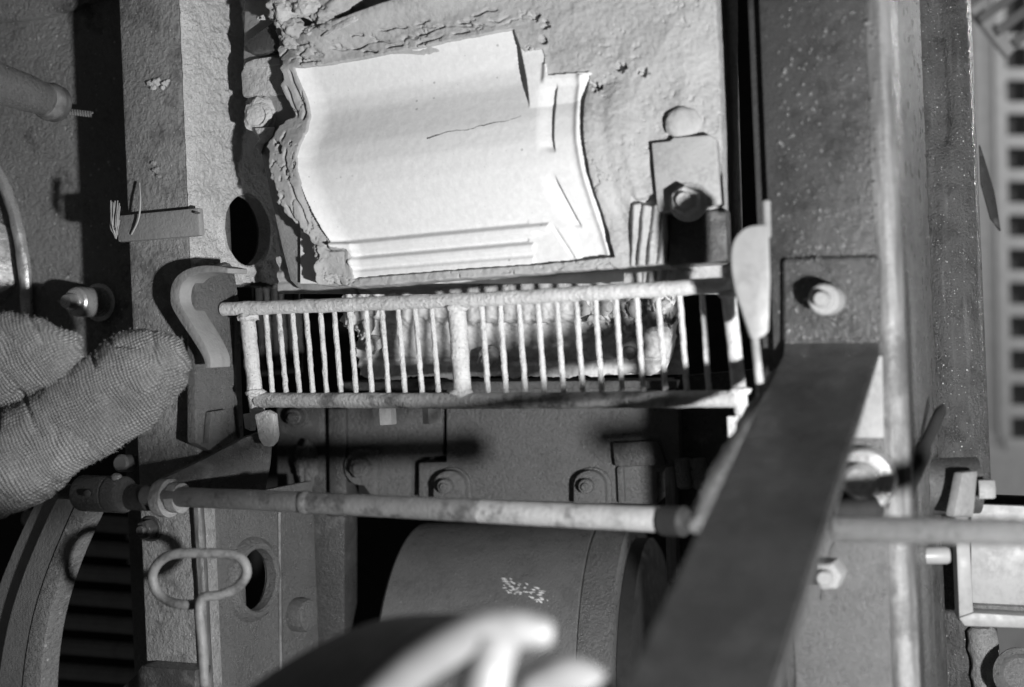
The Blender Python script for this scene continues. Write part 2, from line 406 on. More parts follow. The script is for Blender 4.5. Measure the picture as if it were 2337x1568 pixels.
# straw tuft caught at the strap
st = thing('straw_tuft', 'wisp of dry straw caught on the left end of the post strap', 'straw', PF.at(270, 540))
for i in range(26):
    a = rnd.uniform(-10, 10); b = rnd.uniform(455, 505)
    P_ = [PF.at(266 + a * .3, 545 - i, .012), PF.at(262 + a, (b + 545) / 2, .014 + rnd.uniform(0, .004)), PF.at(264 + a * 1.3, b, .014)]
    tube('straw', sm_curve(P_, 4), .0007, M['straw'], st, n=4, step=.01)
P_ = [PF.at(300, 535, .011), PF.at(316, 500, .014), PF.at(320, 460, .013), PF.at(318, 418, .006)]
tube('straw', sm_curve(P_, 6), .0011, M['straw'], st, n=5, step=.01)

# ------------------------------------------------------------------ hook: a bent flat bar on the post
hk = thing('hook', 'bent flat steel hook on the post above the gloved hand', 'hook', PS.at(490, 850))
cur = sm_curve([(520, 618), (490, 614), (455, 616), (422, 628), (402, 652), (400, 690), (416, 722), (438, 756), (460, 792), (472, 818), (474, 840)], 5)
hpl = PL(441, 784, 1.495, NF)
lo_, hi_ = [], []
for i, p in enumerate(cur):
    a = cur[max(i - 1, 0)]; b = cur[min(i + 1, len(cur) - 1)]; d = (b - a).normalized(); nn = Vector((-d.y, d.x))
    wd = 6 + 5 * math.sin(math.pi * i / len(cur))
    lo_.append(tuple(p + nn * wd)); hi_.append(tuple(p - nn * wd))
prism('hook_bar', hpl, lo_ + hi_[::-1], .036, M['iron_light'], hk, bevel=.0015)

# ------------------------------------------------------------------ far left plate with pin, spring and pulley
QP = PL(205, 350, 1.70, yaw(20))
t = thing('side_plate', 'oily speckled iron plate at the left edge, with a curved rib', 'machine plate', QP.at(100, 760))
prism('plate', QP, [(-300, -160), (400, -160), (410, 740), (60, 1000), (-300, 1000)], .04, M['plate'], t, bevel=.004)
arc = sm_curve([(-80, 300), (-20, 370), (20, 450), (44, 540), (58, 640), (62, 740)], 6)
tube('curved_rib', [QP.at(p.x, p.y, .008) for p in arc], .008, M['steel'], t, n=10, step=.01, jit=.001)
arc = sm_curve([(-80, 52), (0, 48), (60, 44), (130, 30), (200, 4)], 5)
prism('upper_plate', QP, [(-300, -150)] + [(p.x, p.y) for p in arc] + [(300, -40), (300, -150)], .015, M['plate'], t, h=.012, bevel=.003)
bolt(QP, 228, 690, 34, .05, M['steel'], t, n=20, h=0)
p_ = thing('pin_lever', 'rounded steel pin lever sticking out over the speckled side plate', 'lever', QP.at(90, 260, .05))
tube('pin', [QP.at(-90, 150, .30), QP.at(0, 192, .24), QP.at(60, 212, .20), QP.at(100, 227, .17)], [.024, .022, .021, .018], M['iron_grey'], p_, n=20, step=.01)
lathe('pin_tip', QP.at(104, 229, .17), (QP.at(100, 225, .17) - QP.at(60, 210, .20)), [(.019, -.004), (.022, .006), (.021, .02), (.012, .027)], M['edge'], p_, n=24)
cs = [QP.at(136 + 76 * i / 90, 253 + 8 * i / 90 + 5 * math.sin(i * .9), .03 + .005 * math.cos(i * .9)) for i in range(91)]
o = tube('coil_spring', cs, .0018, M['steel'], None, n=6, step=.02); tag(o, 'short bright coil spring beside the pin lever tip', 'spring')
pl_ = thing('pulley', 'shiny round steel pulley at the left edge above the glove', 'pulley', QP.at(-10, 640))
cc_ = QP.at(-40, 590, .02)
lathe('rim', cc_, Vector((.5, -.85, .1)), [(.05, -.05), (.058, -.04), (.058, 0), (.05, .012), (.02, .014)], M['steel'], pl_, n=40)
lathe('hub', cc_, Vector((.5, -.85, .1)), [(.016, .012), (.016, .03), (.012, .034)], M['iron'], pl_, n=20)

# ------------------------------------------------------------------ the tile mould
t = thing('tile_mould', 'heavy iron mould block holding the pale roof tile', 'mould', TP.at(1100, 665))
prism('mould_block', TP, [(560, -140), (1640, -160), (1652, 200), (1660, 480), (1662, 600), (1400, 618), (1000, 640), (720, 664), (682, 662), (660, 640), (640, 560), (600, 380), (552, 170)], .10, M['iron_light'], t, h=-.020, bevel=.005)
pw = prism('wedge_block', TP, [(557, 98), (622, 50), (660, 60), (660, 112), (572, 124)], .03, M['iron'], t, h=-.004, bevel=.002)
lg = prism('lug', TP, [(548, 165), (560, 148), (572, 142), (640, 136), (648, 215), (552, 222)], .04, M['clay_pale'], t, h=-.014, bevel=.004)
prism('lug_cap', TP, [(552, 156), (560, 142), (580, 134), (622, 128), (640, 134), (640, 148)], .03, M['clay_pale'], t, h=-.010, bevel=.003)
NUT_T = t
nb = lathe('nut', TP.at(598, 268, -.022), TP.n, [(.0175, -.01), (.0175, .008), (.014, .011), (.0115, .0115), (.011, .0095)], M['clay_pale'], t, n=14)
# clay drip under that nut
bm = bmesh.new()
bm_prism(bm, [TP.at(u, v, -.006) for u, v in [(580, 292), (628, 290), (622, 312), (602, 330), (594, 356), (587, 340), (580, 336), (592, 318)]],
         [TP.at(u, v, -.026) for u, v in [(580, 292), (628, 290), (622, 312), (602, 330), (594, 356), (587, 340), (580, 336), (592, 318)]], .002)
frombm('clay_drip', bm, M['clay_pale'], nb)

cp = prism('clamp_plate', TP, [(1486, 326), (1528, 322), (1536, 314), (1618, 308), (1634, 318), (1646, 466), (1520, 484), (1500, 484)], .02, M['clay'], t, h=.0195, bevel=.002)
bolt(TP, 1570, 462, 34, .020, M['clay_pale'], t, h=.019, rot=.5)
prism('corner_block', TP, [(1528, 492), (1656, 476), (1660, 596), (1524, 606)], .03, M['iron'], t, h=.004, bevel=.003)

T = [(683, 160), (800, 143), (930, 118), (1060, 92), (1178, 70), (1192, 112), (1205, 122), (1243, 116), (1253, 180), (1352, 172), (1342, 230), (1345, 320), (1358, 400), (1380, 490), (1395, 540), (1408, 588), (1250, 604), (1000, 622), (815, 637), (806, 600), (803, 567), (770, 562), (745, 510), (722, 450), (706, 400), (700, 365), (705, 330), (713, 300), (712, 265), (703, 225), (690, 185)]
def tile_prof(U, V):
    a, b = -.18, .0002
    v0 = (V - (a - 121 * b) * (U - 900)) / (1 + b * (U - 900))
    xs = np.linspace(60, 700, 641)
    prof = np.interp(xs, [60, 118, 150, 200, 235, 275, 320, 370, 420, 470, 515, 535, 548, 700], [6, 5, -.5, -7, -5, 3, 12.5, 18, 18, 13.5, 6, 2, -1.5, -1.5])
    kz = np.hanning(41); kz /= kz.sum(); prof = np.convolve(np.pad(prof, 20, 'edge'), kz, 'valid')
    return v0, np.interp(v0, xs, prof)
_ev = np.arange(90, 620.0); _eu = np.interp(_ev, [90, 172, 230, 320, 400, 490, 540, 588, 620], [1352, 1350, 1342, 1345, 1358, 1380, 1394, 1408, 1416])
_k = np.hanning(61); _k /= _k.sum(); _eu = np.convolve(np.pad(_eu, 30, 'edge'), _k, 'valid')
def tile_h(U, V):
    v0, h = tile_prof(U, V)
    # ribs along the lower edge
    def saw(c, up, dn, amp): return amp * sst(c - 12, c + 3, v0) * (1 - sst(c + up, c + dn, v0))
    ribs = saw(549, 8, 32, 8.5) + saw(586, 8, 27, 8) + saw(614, 10, 40, 6.0)
    stepx = 1222 + 34 * (v0 < 560)
    h = h + ribs * (1 - sst(stepx - 3, stepx + 3, U))
    # head: a level shelf to the right of the step
    stl = np.interp(V, [60, 115, 180, 250, 300, 400], [1178, 1190, 1203, 1212, 1206, 1206])
    hd = np.maximum(h, 7.5 - 5.5 * sst(490, 545, v0))
    k = sst(-2, 3, U - stl); h = h * (1 - k) + hd * k
    # the arched rim and its grooves at the right end
    e = np.interp(V, _ev, _eu); d = e - U
    rim = (3.2 * np.exp(-((d - 17) / 8.0) ** 2) - 5 * sst(16, 1, d)) * (V > 176)
    h = h + rim
    for (va, vb, dl0, dl1) in ((205, 345, 70, 72), (414, 512, 82, 62)):
        dl = np.interp(V, [va, vb], [dl0, dl1]); inv = sst(va - 14, va + 8, V) * sst(vb + 12, vb - 8, V)
        g = sst(dl - 1.5, dl + 2.5, d) * sst(dl + 44, dl + 2, d)
        h = h - 4.8 * g * inv
    h = h + 4.5 * sst(200, 182, V) * sst(112, 98, d) * (V > 150)
    h = h - 3.2 * sst(500, 516, V) * sst(92, 76, d)
    # slanting groove low on the head
    gl = 1265 + (V - 520) * .64; h = h - 3 * np.exp(-((U - gl) / 4.0) ** 2) * sst(512, 524, V) * sst(596, 585, V)
    h = h - 2.0 * sst(0, 30, U - gl) * sst(515, 535, V)
    # left end flares up to the frame
    lb = np.interp(V, [160, 185, 225, 265, 300, 330, 365, 400, 450, 510, 562], [683, 690, 703, 712, 713, 705, 700, 706, 722, 745, 770])
    h = h + 8 * np.clip(1 - (U - lb) / 42, 0, 1.2) ** 2 * (V < 575)
    h = h + 5 * np.clip(1 - (U - 808) / 22, 0, 1) ** 2 * (V >= 556)
    # hair crack
    cr = np.interp(U, [985, 1030, 1075, 1120, 1165, 1195], [321, 306, 300, 287, 279, 268]) + 2.5 * vnoise(U / 9, U * 0, 4)
    h = h + .12 * fbm(U, V, 14, 3, 8)
    return h * .001
U, V = np.meshgrid(np.linspace(672, 1416, 372), np.linspace(58, 646, 294))
sd = sdf(U, V, T)
H = tile_h(U, V); H = np.where(sd > 4, np.minimum(H, -.014), H)
o = patch('roof_tile', TP, U, V, H, M['tile']); tag(o, 'pale ribbed roof tile with a wavy profile lying in the mould', 'roof tile')

tile_o = o
def ribbon(name, pts, wid, hh, m, parent):
    cu_ = sm_curve(pts, 6); u_ = np.array([p[0] for p in cu_]); v_ = np.array([p[1] for p in cu_])
    if parent is tile_o: v_ = v_ + 2.2 * vnoise(u_ / 7, u_ * 0, 4)
    w_ = np.array([np.interp(i / (len(cu_) - 1) * (len(wid) - 1), range(len(wid)), wid) for i in range(len(cu_))]) * (1 + .5 * vnoise(u_ / 6, u_ * 0, 9))
    Ug = np.stack([u_, u_, u_]); Vg = np.stack([v_ - w_, v_, v_ + w_])
    return patch(name, TP, Ug, Vg, tile_h(Ug, Vg) + np.array([.00005, hh, .00005])[:, None], m, parent)
ribbon('crack', [(985, 321), (1030, 306), (1075, 300), (1120, 287), (1165, 279), (1196, 268)], [2.2, 1.1, .8, 1.2, .6, .5], .0003, M['iron_grey'], tile_o)
# clay squeezed out all round the tile
Cp = [(628, 70), (640, 120), (652, 150), (646, 200), (662, 240), (676, 270), (640, 288), (626, 340), (640, 400), (662, 470), (690, 520), (716, 548), (738, 585), (724, 622), (736, 650), (806, 656), (820, 658), (1100, 637), (1400, 616), (1478, 610), (1520, 606), (1528, 540), (1524, 492), (1650, 478), (1650, 300), (1642, 100), (1632, -120), (600, -120), (618, 20)]
U, V = np.meshgrid(np.linspace(600, 1665, 530), np.linspace(-60, 668, 364))
calm = 1 - .9 * sst(1350, 1500, U); calm = calm * (1 - .75 * sst(590, 625, V) * sst(780, 830, U))
jx, jy = 5 * calm * fbm(U, V, 22, 3, 11), 5 * calm * fbm(U, V, 22, 3, 14)
si = sdf(U + jx * .2, V + jy * .2, T); so = sdf(U + jx * 1.2, V + jy * 1.2, Cp)
h = 9.5 + 1.3 * fbm(U, V, 60, 4, 2) + .4 * fbm(U, V, 9, 3, 6)
h = h + 4 * sst(60, 10, so + 60) * 0
near = sst(95, 25, si)
ridge = np.abs(fbm(U * 1.0, V * .45, 30, 4, 21)); left = sst(760, 700, U)
pf = tile_h(np.maximum(U, 768.0) * 0 + 800, V + (U - 800) * .12) * 1000
h = h * (1 - .45 * left) + (pf + 6) * left * sst(120, 170, V)
h = h - 5 * left * np.exp(-(ridge / .035) ** 2) * near
ridge2 = np.abs(fbm(U * .35, V, 26, 4, 23)); top = sst(175, 120, V + (U - 700) * .17) * sst(1250, 1150, U)
band = np.exp(-((V - (128 - (U - 700) * .175)) / 14.0) ** 2)
h = h - 5 * top * band * np.exp(-(ridge2 / .09) ** 2)
h = h - 3.5 * near * np.exp(-(np.abs(fbm(U, V, 34, 3, 31)) / .03) ** 2) * sst(.1, .5, vnoise(U / 60, V / 60, 9))
for (c0, c1, sc_, sd0, dep) in ((12, 4, 40, 51, 9), (30, 7, 55, 54, 8), (48, 6, 45, 57, 6)):
    dline = si - (c0 + c1 * fbm(U, V, sc_, 3, sd0)); on = sst(-.1, .25, vnoise(U / 30, V / 34, sd0 + 1))
    wh = np.maximum(sst(800, 770, U), sst(1180, 1100, U) * sst(200, 150, V)) * (si > 3)
    h = h - dep * np.exp(-(dline / 1.8) ** 2) * on * wh
# bank above the tile, with its crest running up to the right
vc = 92 - (U - 700) * .36; q = V - vc
bank = 16 * sst(75, 0, q) * sst(-14, -2, q)
bank = bank + 16 * sst(0, 10, -q - 1e6 * 0) * 0
h = h + bank * sst(650, 720, U) * sst(1420, 1000, U)
h = h - 14 * sst(-4, -16, q) * sst(1000, 940, U) * sst(640, 690, U)
# pits on the right hand side
pit = vnoise(U / 11, V / 9, 40) + .5 * vnoise(U / 5, V / 5, 41); pz = sst(.15, .6, vnoise(U / 130, V / 110, 44) + .25) * (U > 1180)
h = h - 1.6 * sst(.5, 1.1, pit) * pz
for (cu_, cv_, r_, d_) in ((1418, 158, 11, 12), (1472, 168, 9, 8), (1250, 62, 9, 7), (1242, 98, 9, 6), (1224, 42, 8, 7), (1368, 205, 9, 10), (1360, 195, 9, 7), (655, 345, 9, 10), (648, 330, 6, 8)):
    h = h - d_ * sst(1.2, .6, np.hypot(U - cu_ + 5 * vnoise(U / 7, V / 7, 5), V - cv_ + 5 * vnoise(U / 7, V / 7, 8)) / r_ + .5 * vnoise(U / 5, V / 5, 3))
h = h + sst(1300, 1345, U) * sst(1500, 1380, U) * np.clip(tile_prof(U, V)[1] - 1, 0, 20) * sst(150, 200, V)
# smooth trough down the right of the tile and the fluted drips below it
e = np.interp(V, [172, 230, 320, 400, 490, 588], [1352, 1342, 1345, 1358, 1380, 1408])
dd = U - e; h = h - 3.0 * np.exp(-((dd - 42) / 18) ** 2) * sst(150, 210, V) + 2.0 * np.exp(-((dd - 90) / 10) ** 2) * sst(280, 330, V)
fl = sst(1438, 1452, U) * sst(1530, 1520, U) * sst(462, 474, V)
h = h + fl * (7 * np.abs(np.sin((U - 1446 - (V - 470) * -.12) / 24.0 * math.pi)) + 1)
gapd = sst(448, 456, V + 8 * vnoise(U / 14, V * 0, 3)) * sst(472, 464, V + 8 * vnoise(U / 14, V * 0, 5)) * sst(1446, 1456, U) * sst(1535, 1525, U)
h = h - 13 * gapd
h = h - 4.5 * sst(1560, 1648, U)
h = h - 30 * sst(.5, -6, si)                          # dips under the tile
h = h - 55 * sst(-4, 4, so)                        # ragged outer edge
cl = thing('clay_waste', 'rough grey clay squeezed out all round the pale tile', 'clay', TP.at(700, 645))
patch('clay_sheet', TP, U, V, h * .001, M['clay'], cl)
ribbon('clay_smear', [(890, 124), (930, 120), (960, 122), (985, 116), (1004, 117)], [1, 5, 4, 8, 1], .0012, M['clay'], cl)
def lump(name, c, r, m, parent, seed, sq=(1, 1, 1), sub=4, amp=.45, fine=.18):
    bm = bmesh.new(); bmesh.ops.create_icosphere(bm, subdivisions=sub, radius=1)
    for v in bm.verts:
        d = v.co.normalized(); s = Vector((seed, seed * 1.7, 0))
        k = 1 + amp * noise.noise(d * 1.5 + s) + fine * 1.4 * noise.noise(d * 4 + s) + fine * .9 * abs(noise.noise(d * 9 + s))
        v.co = Vector((d.x * sq[0], d.y * sq[1], d.z * sq[2])) * k * r + c
    return frombm(name, bm, m, parent, auto=50)
lump('boss', TP.at(1560, 283, .009), .0185, M['clay'], NUT_T, 3.3, (1, .42, 1), sub=4, amp=.10, fine=.05)
lump('nut_crust', TP.at(598, 266, -.019), .0205, M['clay_pale'], nb, 14.2, (1, .42, 1), sub=4, amp=.22, fine=.10)
for i, (u, v, r) in enumerate(((346, 190, 9), (360, 186, 11), (378, 190, 9), (352, 200, 8), (372, 200, 6), (384, 184, 5), (352, 372, 7), (358, 388, 9), (364, 402, 6))):
    lump('chipped_patch', PF.at(u, v, .0005), PF.px(u, v, r), M['clay_pale'] if v < 300 else M['post_front'], POST, i * 5.3, (1.1, .3, .7), sub=3)
for i, (u, v, r, sq, hh) in enumerate([(652, 22, 32, (1, .7, 1), .022), (668, 62, 22, (1.1, .8, .9), .02), (640, 48, 14, (1, 1, 1), .026), (700, 8, 30, (1.2, .8, 1), .022),
        (742, 38, 22, (1.1, .8, 1), .018), (760, 60, 18, (1.5, .6, .8), .02), (720, 72, 18, (1.3, .7, .8), .016), (660, 90, 18, (1.2, .7, 1), .014), (590, 43, 5, (1, 1, 1), .01), (604, 40, 6, (1.6, 1, 1), .012), (775, -5, 34, (1.3, .7, 1), .014), (742, 600, 22, (1, .6, 1), .004), (765, 632, 20, (1.3, .6, .8), .003), (730, 570, 16, (.9, .6, 1), .006), (780, 600, 24, (1, .5, 1.2), .002)]):
    lump('clay_lump', TP.at(u, v, hh), TP.px(u, v, r), M['clay_pale'] if i % 3 == 0 else M['clay'], cl, i * 3.1 + 1, sq)
for (pts_, hh) in (([(758, 60), (790, 42), (805, 30), (818, 44), (790, 58), (745, 82), (730, 84)], .026), ([(735, 62), (760, 44), (768, 52), (745, 68), (728, 74)], .022)):
    prism('clay_flake', TP, pts_, .006, M['clay_pale'], cl, h=hh, bevel=.002)
for i in range(14):
    v = rnd.uniform(480, 640); u = np.interp(v, [160, 270, 340, 470, 560, 640], [648, 672, 630, 664, 720, 728]) + rnd.gauss(0, 6)
    lump('clay_crumb', TP.at(u, v, .006 + rnd.uniform(-.004, .004)), TP.px(u, v, rnd.uniform(2, 6)), M['clay'], cl, i * 1.9 + 60, (1, 1, 1), sub=2)

# ------------------------------------------------------------------ grate
t = thing('guard_grate', 'clay-crusted steel guard grate with thin upright bars below the tile', 'grate', GP.at(1100, 950))
def gt(name, a, b, rpx, m, jit=.0008, n=14, **k):
    P0, P1 = GP.at(*a), GP.at(*b); return tube(name, [P0, P1], [rpx / F * P0.y, rpx / F * P1.y], m, t, n=n, jit=jit, step=.0035, seed=rnd.uniform(0, 50), **k)
P0, P1, P2 = GP.at(510, 706, .004), GP.at(1112, 683, .004), GP.at(1662, 650, .004)
tube('top_rail', [P0, P1, P2], [15.5 / F * P0.y, 16.5 / F * P1.y, 18 / F * P2.y], M['grate'], t, n=18, jit=.0008, step=.004, seed=2)
P0, P1, P2 = GP.at(588, 913, .002), GP.at(1112, 915, .002), GP.at(1680, 910, .002)
tube('bottom_rail', [P0, P1, P2], [17 / F * P0.y, 18.5 / F * P1.y, 20 / F * P2.y], M['grate_dark'], t, n=18, jit=.0007, step=.004, seed=9)
gt('end_post', (563, 712), (586, 938), 17.5, M['grate'], jit=.0012)
gt('middle_post', (1041, 690), (1056, 908), 21, M['grate'], jit=.001)
gt('end_post', (1660, 655), (1692, 945), 17, M['grate'], jit=.0006)
top1 = [330, 413, 497, 583, 675, 760, 858, 958, 1058, 1160, 1267, 1370]; bot1 = [378, 463, 548, 632, 717, 808, 903, 1003, 1107, 1210, 1317, 1420]
top2 = [178, 282, 388, 498, 606, 716, 826, 943, 1062, 1183, 1308, 1437]; bot2 = [218, 322, 432, 540, 650, 760, 868, 985, 1105, 1232, 1355, 1478]
for a, b in zip(top1, bot1):
    ua, ub = 484.8 + a * .3637, 484.8 + b * .3637
    gt('bar', (ua, 704 - (ua - 563) * .043), (ub, 906), 6.0, M['grate'], jit=.0006, n=9, lump=140)
for a, b in zip(top2, bot2):
    ua, ub = 1026.5 + a * .4, 1026.5 + b * .4
    gt('bar', (ua, 704 - (ua - 563) * .043), (ub, 903), 6.6, M['grate'], jit=.0006, n=9, lump=140)
for (du, lab) in ((0, 1), (1, 2)):
    if du == 0:
        f = prism('fork_foot', GP, [(580, 946), (606, 936), (622, 944), (627, 995), (624, 1008), (614, 1020), (600, 1018), (590, 1002)], .010, M['grate'], t, h=.026, bevel=.002)
        prism('fork_prong', GP, [(554, 945), (582, 940), (583, 956), (574, 956), (572, 984), (558, 978)], .010, M['grate'], f, h=-.004, bevel=.001)
    else:
        f = prism('fork_foot', GP, [(1658, 950), (1708, 950), (1706, 966), (1680, 966), (1679, 1000), (1660, 998)], .012, M['grate'], t, h=.004, bevel=.001)

for (u, v) in ((567, 724), (584, 898), (1043, 702), (1054, 897), (1664, 672), (1688, 893)):
    p_ = GP.at(u, v, .003)
    lump('weld_bead', p_, 21 / F * p_.y, M['grate'], t, u * .37, (1.15, .8, .55), sub=3, amp=.25)
# ------------------------------------------------------------------ rod with its arm and collars
t = thing('control_rod', 'blotchy steel rod running across below the grate, with a ringed arm', 'rod', pt(960, 1190, 1.32))
ra, rb = pt(300, 1132, 1.475), pt(1548, 1186, 1.20)
tube('rod_bar', [pt(330, 1131, 1.475), pt(700, 1146, 1.39)], [22 / F * 1.47, 24 / F * 1.39], M['rod_dark'], t, n=18, jit=.0003, step=.008)
tube('rod_bar', [pt(698, 1147, 1.39), pt(1100, 1166, 1.30)], [24 / F * 1.39, 27 / F * 1.30], M['rod_dark'], t, n=18, jit=.0003, step=.008)
tube('rod_bar', [pt(1096, 1166, 1.301), pt(1545, 1187, 1.20)], [27.2 / F * 1.30, 30 / F * 1.20], M['rod'], t, n=18, jit=.0003, step=.008)
rd = (rb - ra).normalized()
lathe('weld_seam', pt(697, 1147, 1.39), rd, [(.0105, -.006), (.0128, -.002), (.0128, .002), (.0105, .006)], M['rod_dark'], t, n=20)
AP = PL(390, 1135, 1.475, yaw(-32, 0))
lathe('arm_ring', pt(376, 1136, 1.475), rd, [(.0195, -.008), (.0212, -.004), (.0212, .008), (.018, .011)], M['clay_pale'], t, n=28)
lathe('arm_ring_collar', pt(402, 1136, 1.465), rd, [(.0165, -.004), (.0165, .008), (.0125, .010)], M['clay_pale'], t, n=28)
prism('arm', AP, [(362, 1105), (372, 1092), (470, 1046), (560, 998), (600, 984), (622, 1012), (618, 1060), (606, 1122), (470, 1128), (400, 1160), (366, 1140)], .012, M['iron'], t, h=-.006, bevel=.002)
cl2 = lathe('shaft_collar', pt(238, 1127, 1.50), rd, [(.019, -.034), (.0205, -.031), (.0205, .008), (.019, .009), (.019, .0105), (.0205, .0115), (.0205, .030), (.0185, .033), (.011, .033)], M['iron_grey'], t, n=32)
lathe('set_screw', pt(266, 1094, 1.485), Vector((.1, -.3, 1)), [(.006, -.006), (.006, .004), (.004, .006)], M['steel'], cl2, n=12)
lathe('set_screw', pt(201, 1126, 1.478), Vector((0, -1, 0)), [(.004, -.006), (.004, .003), (.002, .004)], M['iron'], cl2, n=12)
lathe('shaft_step', pt(305, 1135, 1.49), rd, [(.0145, -.02), (.0145, .022), (.013, .024)], M['iron'], t, n=24)
lathe('shaft_end', pt(150, 1122, 1.53), rd, [(.009, -.03), (.009, .03)], M['iron'], t, n=16)
tube('sleeve', [pt(1515, 1187, 1.205), pt(1560, 1190, 1.19)], 35 / F * 1.2, M['black'], t, n=20)

# ------------------------------------------------------------------ second mould face behind the grate
SP = PL(1170, 790, 1.61, yaw(12, -14))
t = thing('lower_mould', 'clay-smeared lower mould face seen through the guard grate', 'mould', SP.at(1170, 875))
U, V = np.meshgrid(np.linspace(790, 1550, 300), np.linspace(640, 885, 130))
poly = [(806, 600), (1545, 600), (1540, 700), (1535, 800), (1524, 840), (1490, 858), (1300, 860), (830, 866), (812, 840), (812, 760), (790, 735), (790, 700)]
sd = sdf(U + 4 * fbm(U, V, 18, 3, 3), V + 4 * fbm(U, V, 18, 3, 6), poly)
h = 3 * fbm(U, V, 70, 4, 7) + 1.0 * fbm(U, V, 10, 3, 9)
h = h + 14 * sst(745, 715, V + 10 * fbm(U, V, 40, 3, 3)) - 4 * np.exp(-((V - 738) / 6) ** 2) * np.abs(fbm(U, V, 15, 3, 4))
wl = sst(880, 820, U) * sst(800, 760, V) + sst(1330, 1380, U) * sst(775, 735, V)
h = h + 16 * np.abs(fbm(U, V, 26, 4, 12)) * wl
h = h - 4 * np.exp(-((V - 822) / 5) ** 2) + 3 * sst(822, 834, V)
h = h - 60 * sst(-3, 4, sd)
patch('mould_face', SP, U, V, h * .001, M['slip'], t)
prism('mould_back', SP, [(820, 560), (1530, 560), (1520, 850), (1300, 858), (840, 862)], .10, M['iron'], t, h=-.012, bevel=.004)
for (u, v, r) in ((858, 782, 20), (1120, 812, 26), (1442, 790, 24)):
    bolt(SP, u, v, r, .022, M['clay_pale'], t, h=.004, rot=rnd.random(), washer=False)
for i, (u, v, r) in enumerate([(820, 715, 16), (842, 740, 15), (850, 705, 13), (1330, 705, 14), (1352, 728, 12), (1380, 700, 16), (1410, 725, 15), (1450, 700, 18), (1480, 730, 16), (1516, 700, 16), (1530, 726, 12), (1366, 760, 10)]):
    lump('clay_lump', SP.at(u, v, .02), SP.px(u, v, r), M['clay'], t, i * 2.3 + 9, (1, .8, 1.1), sub=3)
# ribbed brush panel at the left behind the grate
t = thing('ribbed_screen', 'dark ribbed screen behind the left end of the guard grate', 'screen', pt(630, 860, 1.86))
BP = PL(630, 740, 1.82, yaw(-5))
for i in range(6):
    u = 592 + i * 17
    tube('rib', [BP.at(u - 4, 610), BP.at(u + 8, 850 - i * 9)], .0045, M['iron_grey'], t, n=8, jit=.0012, step=.005, seed=i)
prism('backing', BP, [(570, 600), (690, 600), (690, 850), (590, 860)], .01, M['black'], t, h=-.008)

# ------------------------------------------------------------------ housing below the mould
t = thing('drum_housing', 'grey pitted cast housing with bolted lugs behind the rod', 'housing', HP.at(1150, 1160))
prism('casting', HP, [(1018, 880), (1545, 880), (1552, 1060), (1500, 1080), (1500, 1152), (1018, 1140), (955, 1136), (955, 1056), (1018, 1054)], .12, M['iron_grey'], t, bevel=.003)
prism('top_ledge', HP, [(780, 872), (1545, 868), (1545, 886), (780, 892)], .10, M['iron_grey'], t, h=.012, bevel=.003)
prism('side_casting', HP, [(792, 900), (1010, 900), (1010, 1040), (940, 1046), (936, 1180), (858, 1180), (850, 1090), (792, 1080)], .10, M['iron_grey'], t, h=-.004, bevel=.003)
prism('left_casting', HP, [(630, 900), (786, 900), (786, 1600), (636, 1600)], .05, M['iron'], t, h=-.012, bevel=.003)
prism('flange_strip', HP, [(748, 900), (790, 900), (790, 1180), (752, 1180)], .05, M['iron'], t, h=.002, bevel=.003)
bs = prism('boss', HP, ell(822, 1066, 38, 42, 80, 280, 14) + [(858, 1150), (862, 1030)], .02, M['iron_grey'], t, h=.008, bevel=.003)
bolt(HP, 828, 1066, 25, .016, M['iron_grey'], t, h=.008, rot=.2, washer=False)
for (u, v) in ((1024, 1108), (1344, 1108)):
    lug = prism('lug', HP, ell(u, v, 36, 34, 0, 180, 14) + [(u - 36, 1150), (u + 38, 1150)], .03, M['iron_grey'], t, h=.020, bevel=.003)
    bolt(HP, u - 4, v, 17, .014, M['iron_grey'], lug, h=.020, n=16, washer=False)
    prism('lug_root', HP, ell(u + 6, v, 44, 42, 0, 180, 14) + [(u - 38, 1150), (u + 52, 1150)], .03, M['iron_grey'], t, h=.005, bevel=.003)
for (u, r) in ((876, 27), (984, 22)):
    hx = lathe('hex_head', pt(u, 925 if r > 25 else 922, 1.63), Vector((.02, -.05, -1)), [(r / F * 1.6, 0), (r / F * 1.6, .022), (r / F * 1.5, .024)], M['iron_light'], t, n=6, rot=.35)
bolt(HP, 680, 950, 20, .018, M['iron'], t, h=-.01, n=18)
bolt(HP, 690, 1272, 24, .02, M['iron'], t, h=-.01, n=18)
lump('clay_lump', HP.at(700, 1060, .0), .022, M['iron_grey'], t, 5.5, (.7, .6, 1.3), sub=4)
prism('slot_block', HP, [(1396, 1010), (1500, 1005), (1520, 1062), (1402, 1066)], .05, M['iron'], t, h=.014, bevel=.004)
for (u, w_) in ((1414, 8), (1528, 12)):
    prism('rib', HP, [(u - w_, 1066), (u + w_, 1062), (u + w_ + 4, 1150 if u < 1500 else 1330), (u - w_ + 4, 1150 if u < 1500 else 1330)], .05, M['edge'] if u > 1500 else M['iron_grey'], t, h=.010, bevel=.004)
for u in (1560, 1594):
    lathe('stud', HP.at(u, 1075, .012), Vector((.05, -.3, -1)), [(.011, -.015), (.011, .018), (.008, .022)], M['iron_grey'], t, n=16)
prism('end_cheek', HP, [(1538, 860), (1760, 840), (1760, 1300), (1560, 1300)], .05, M['iron'], t, h=-.03)

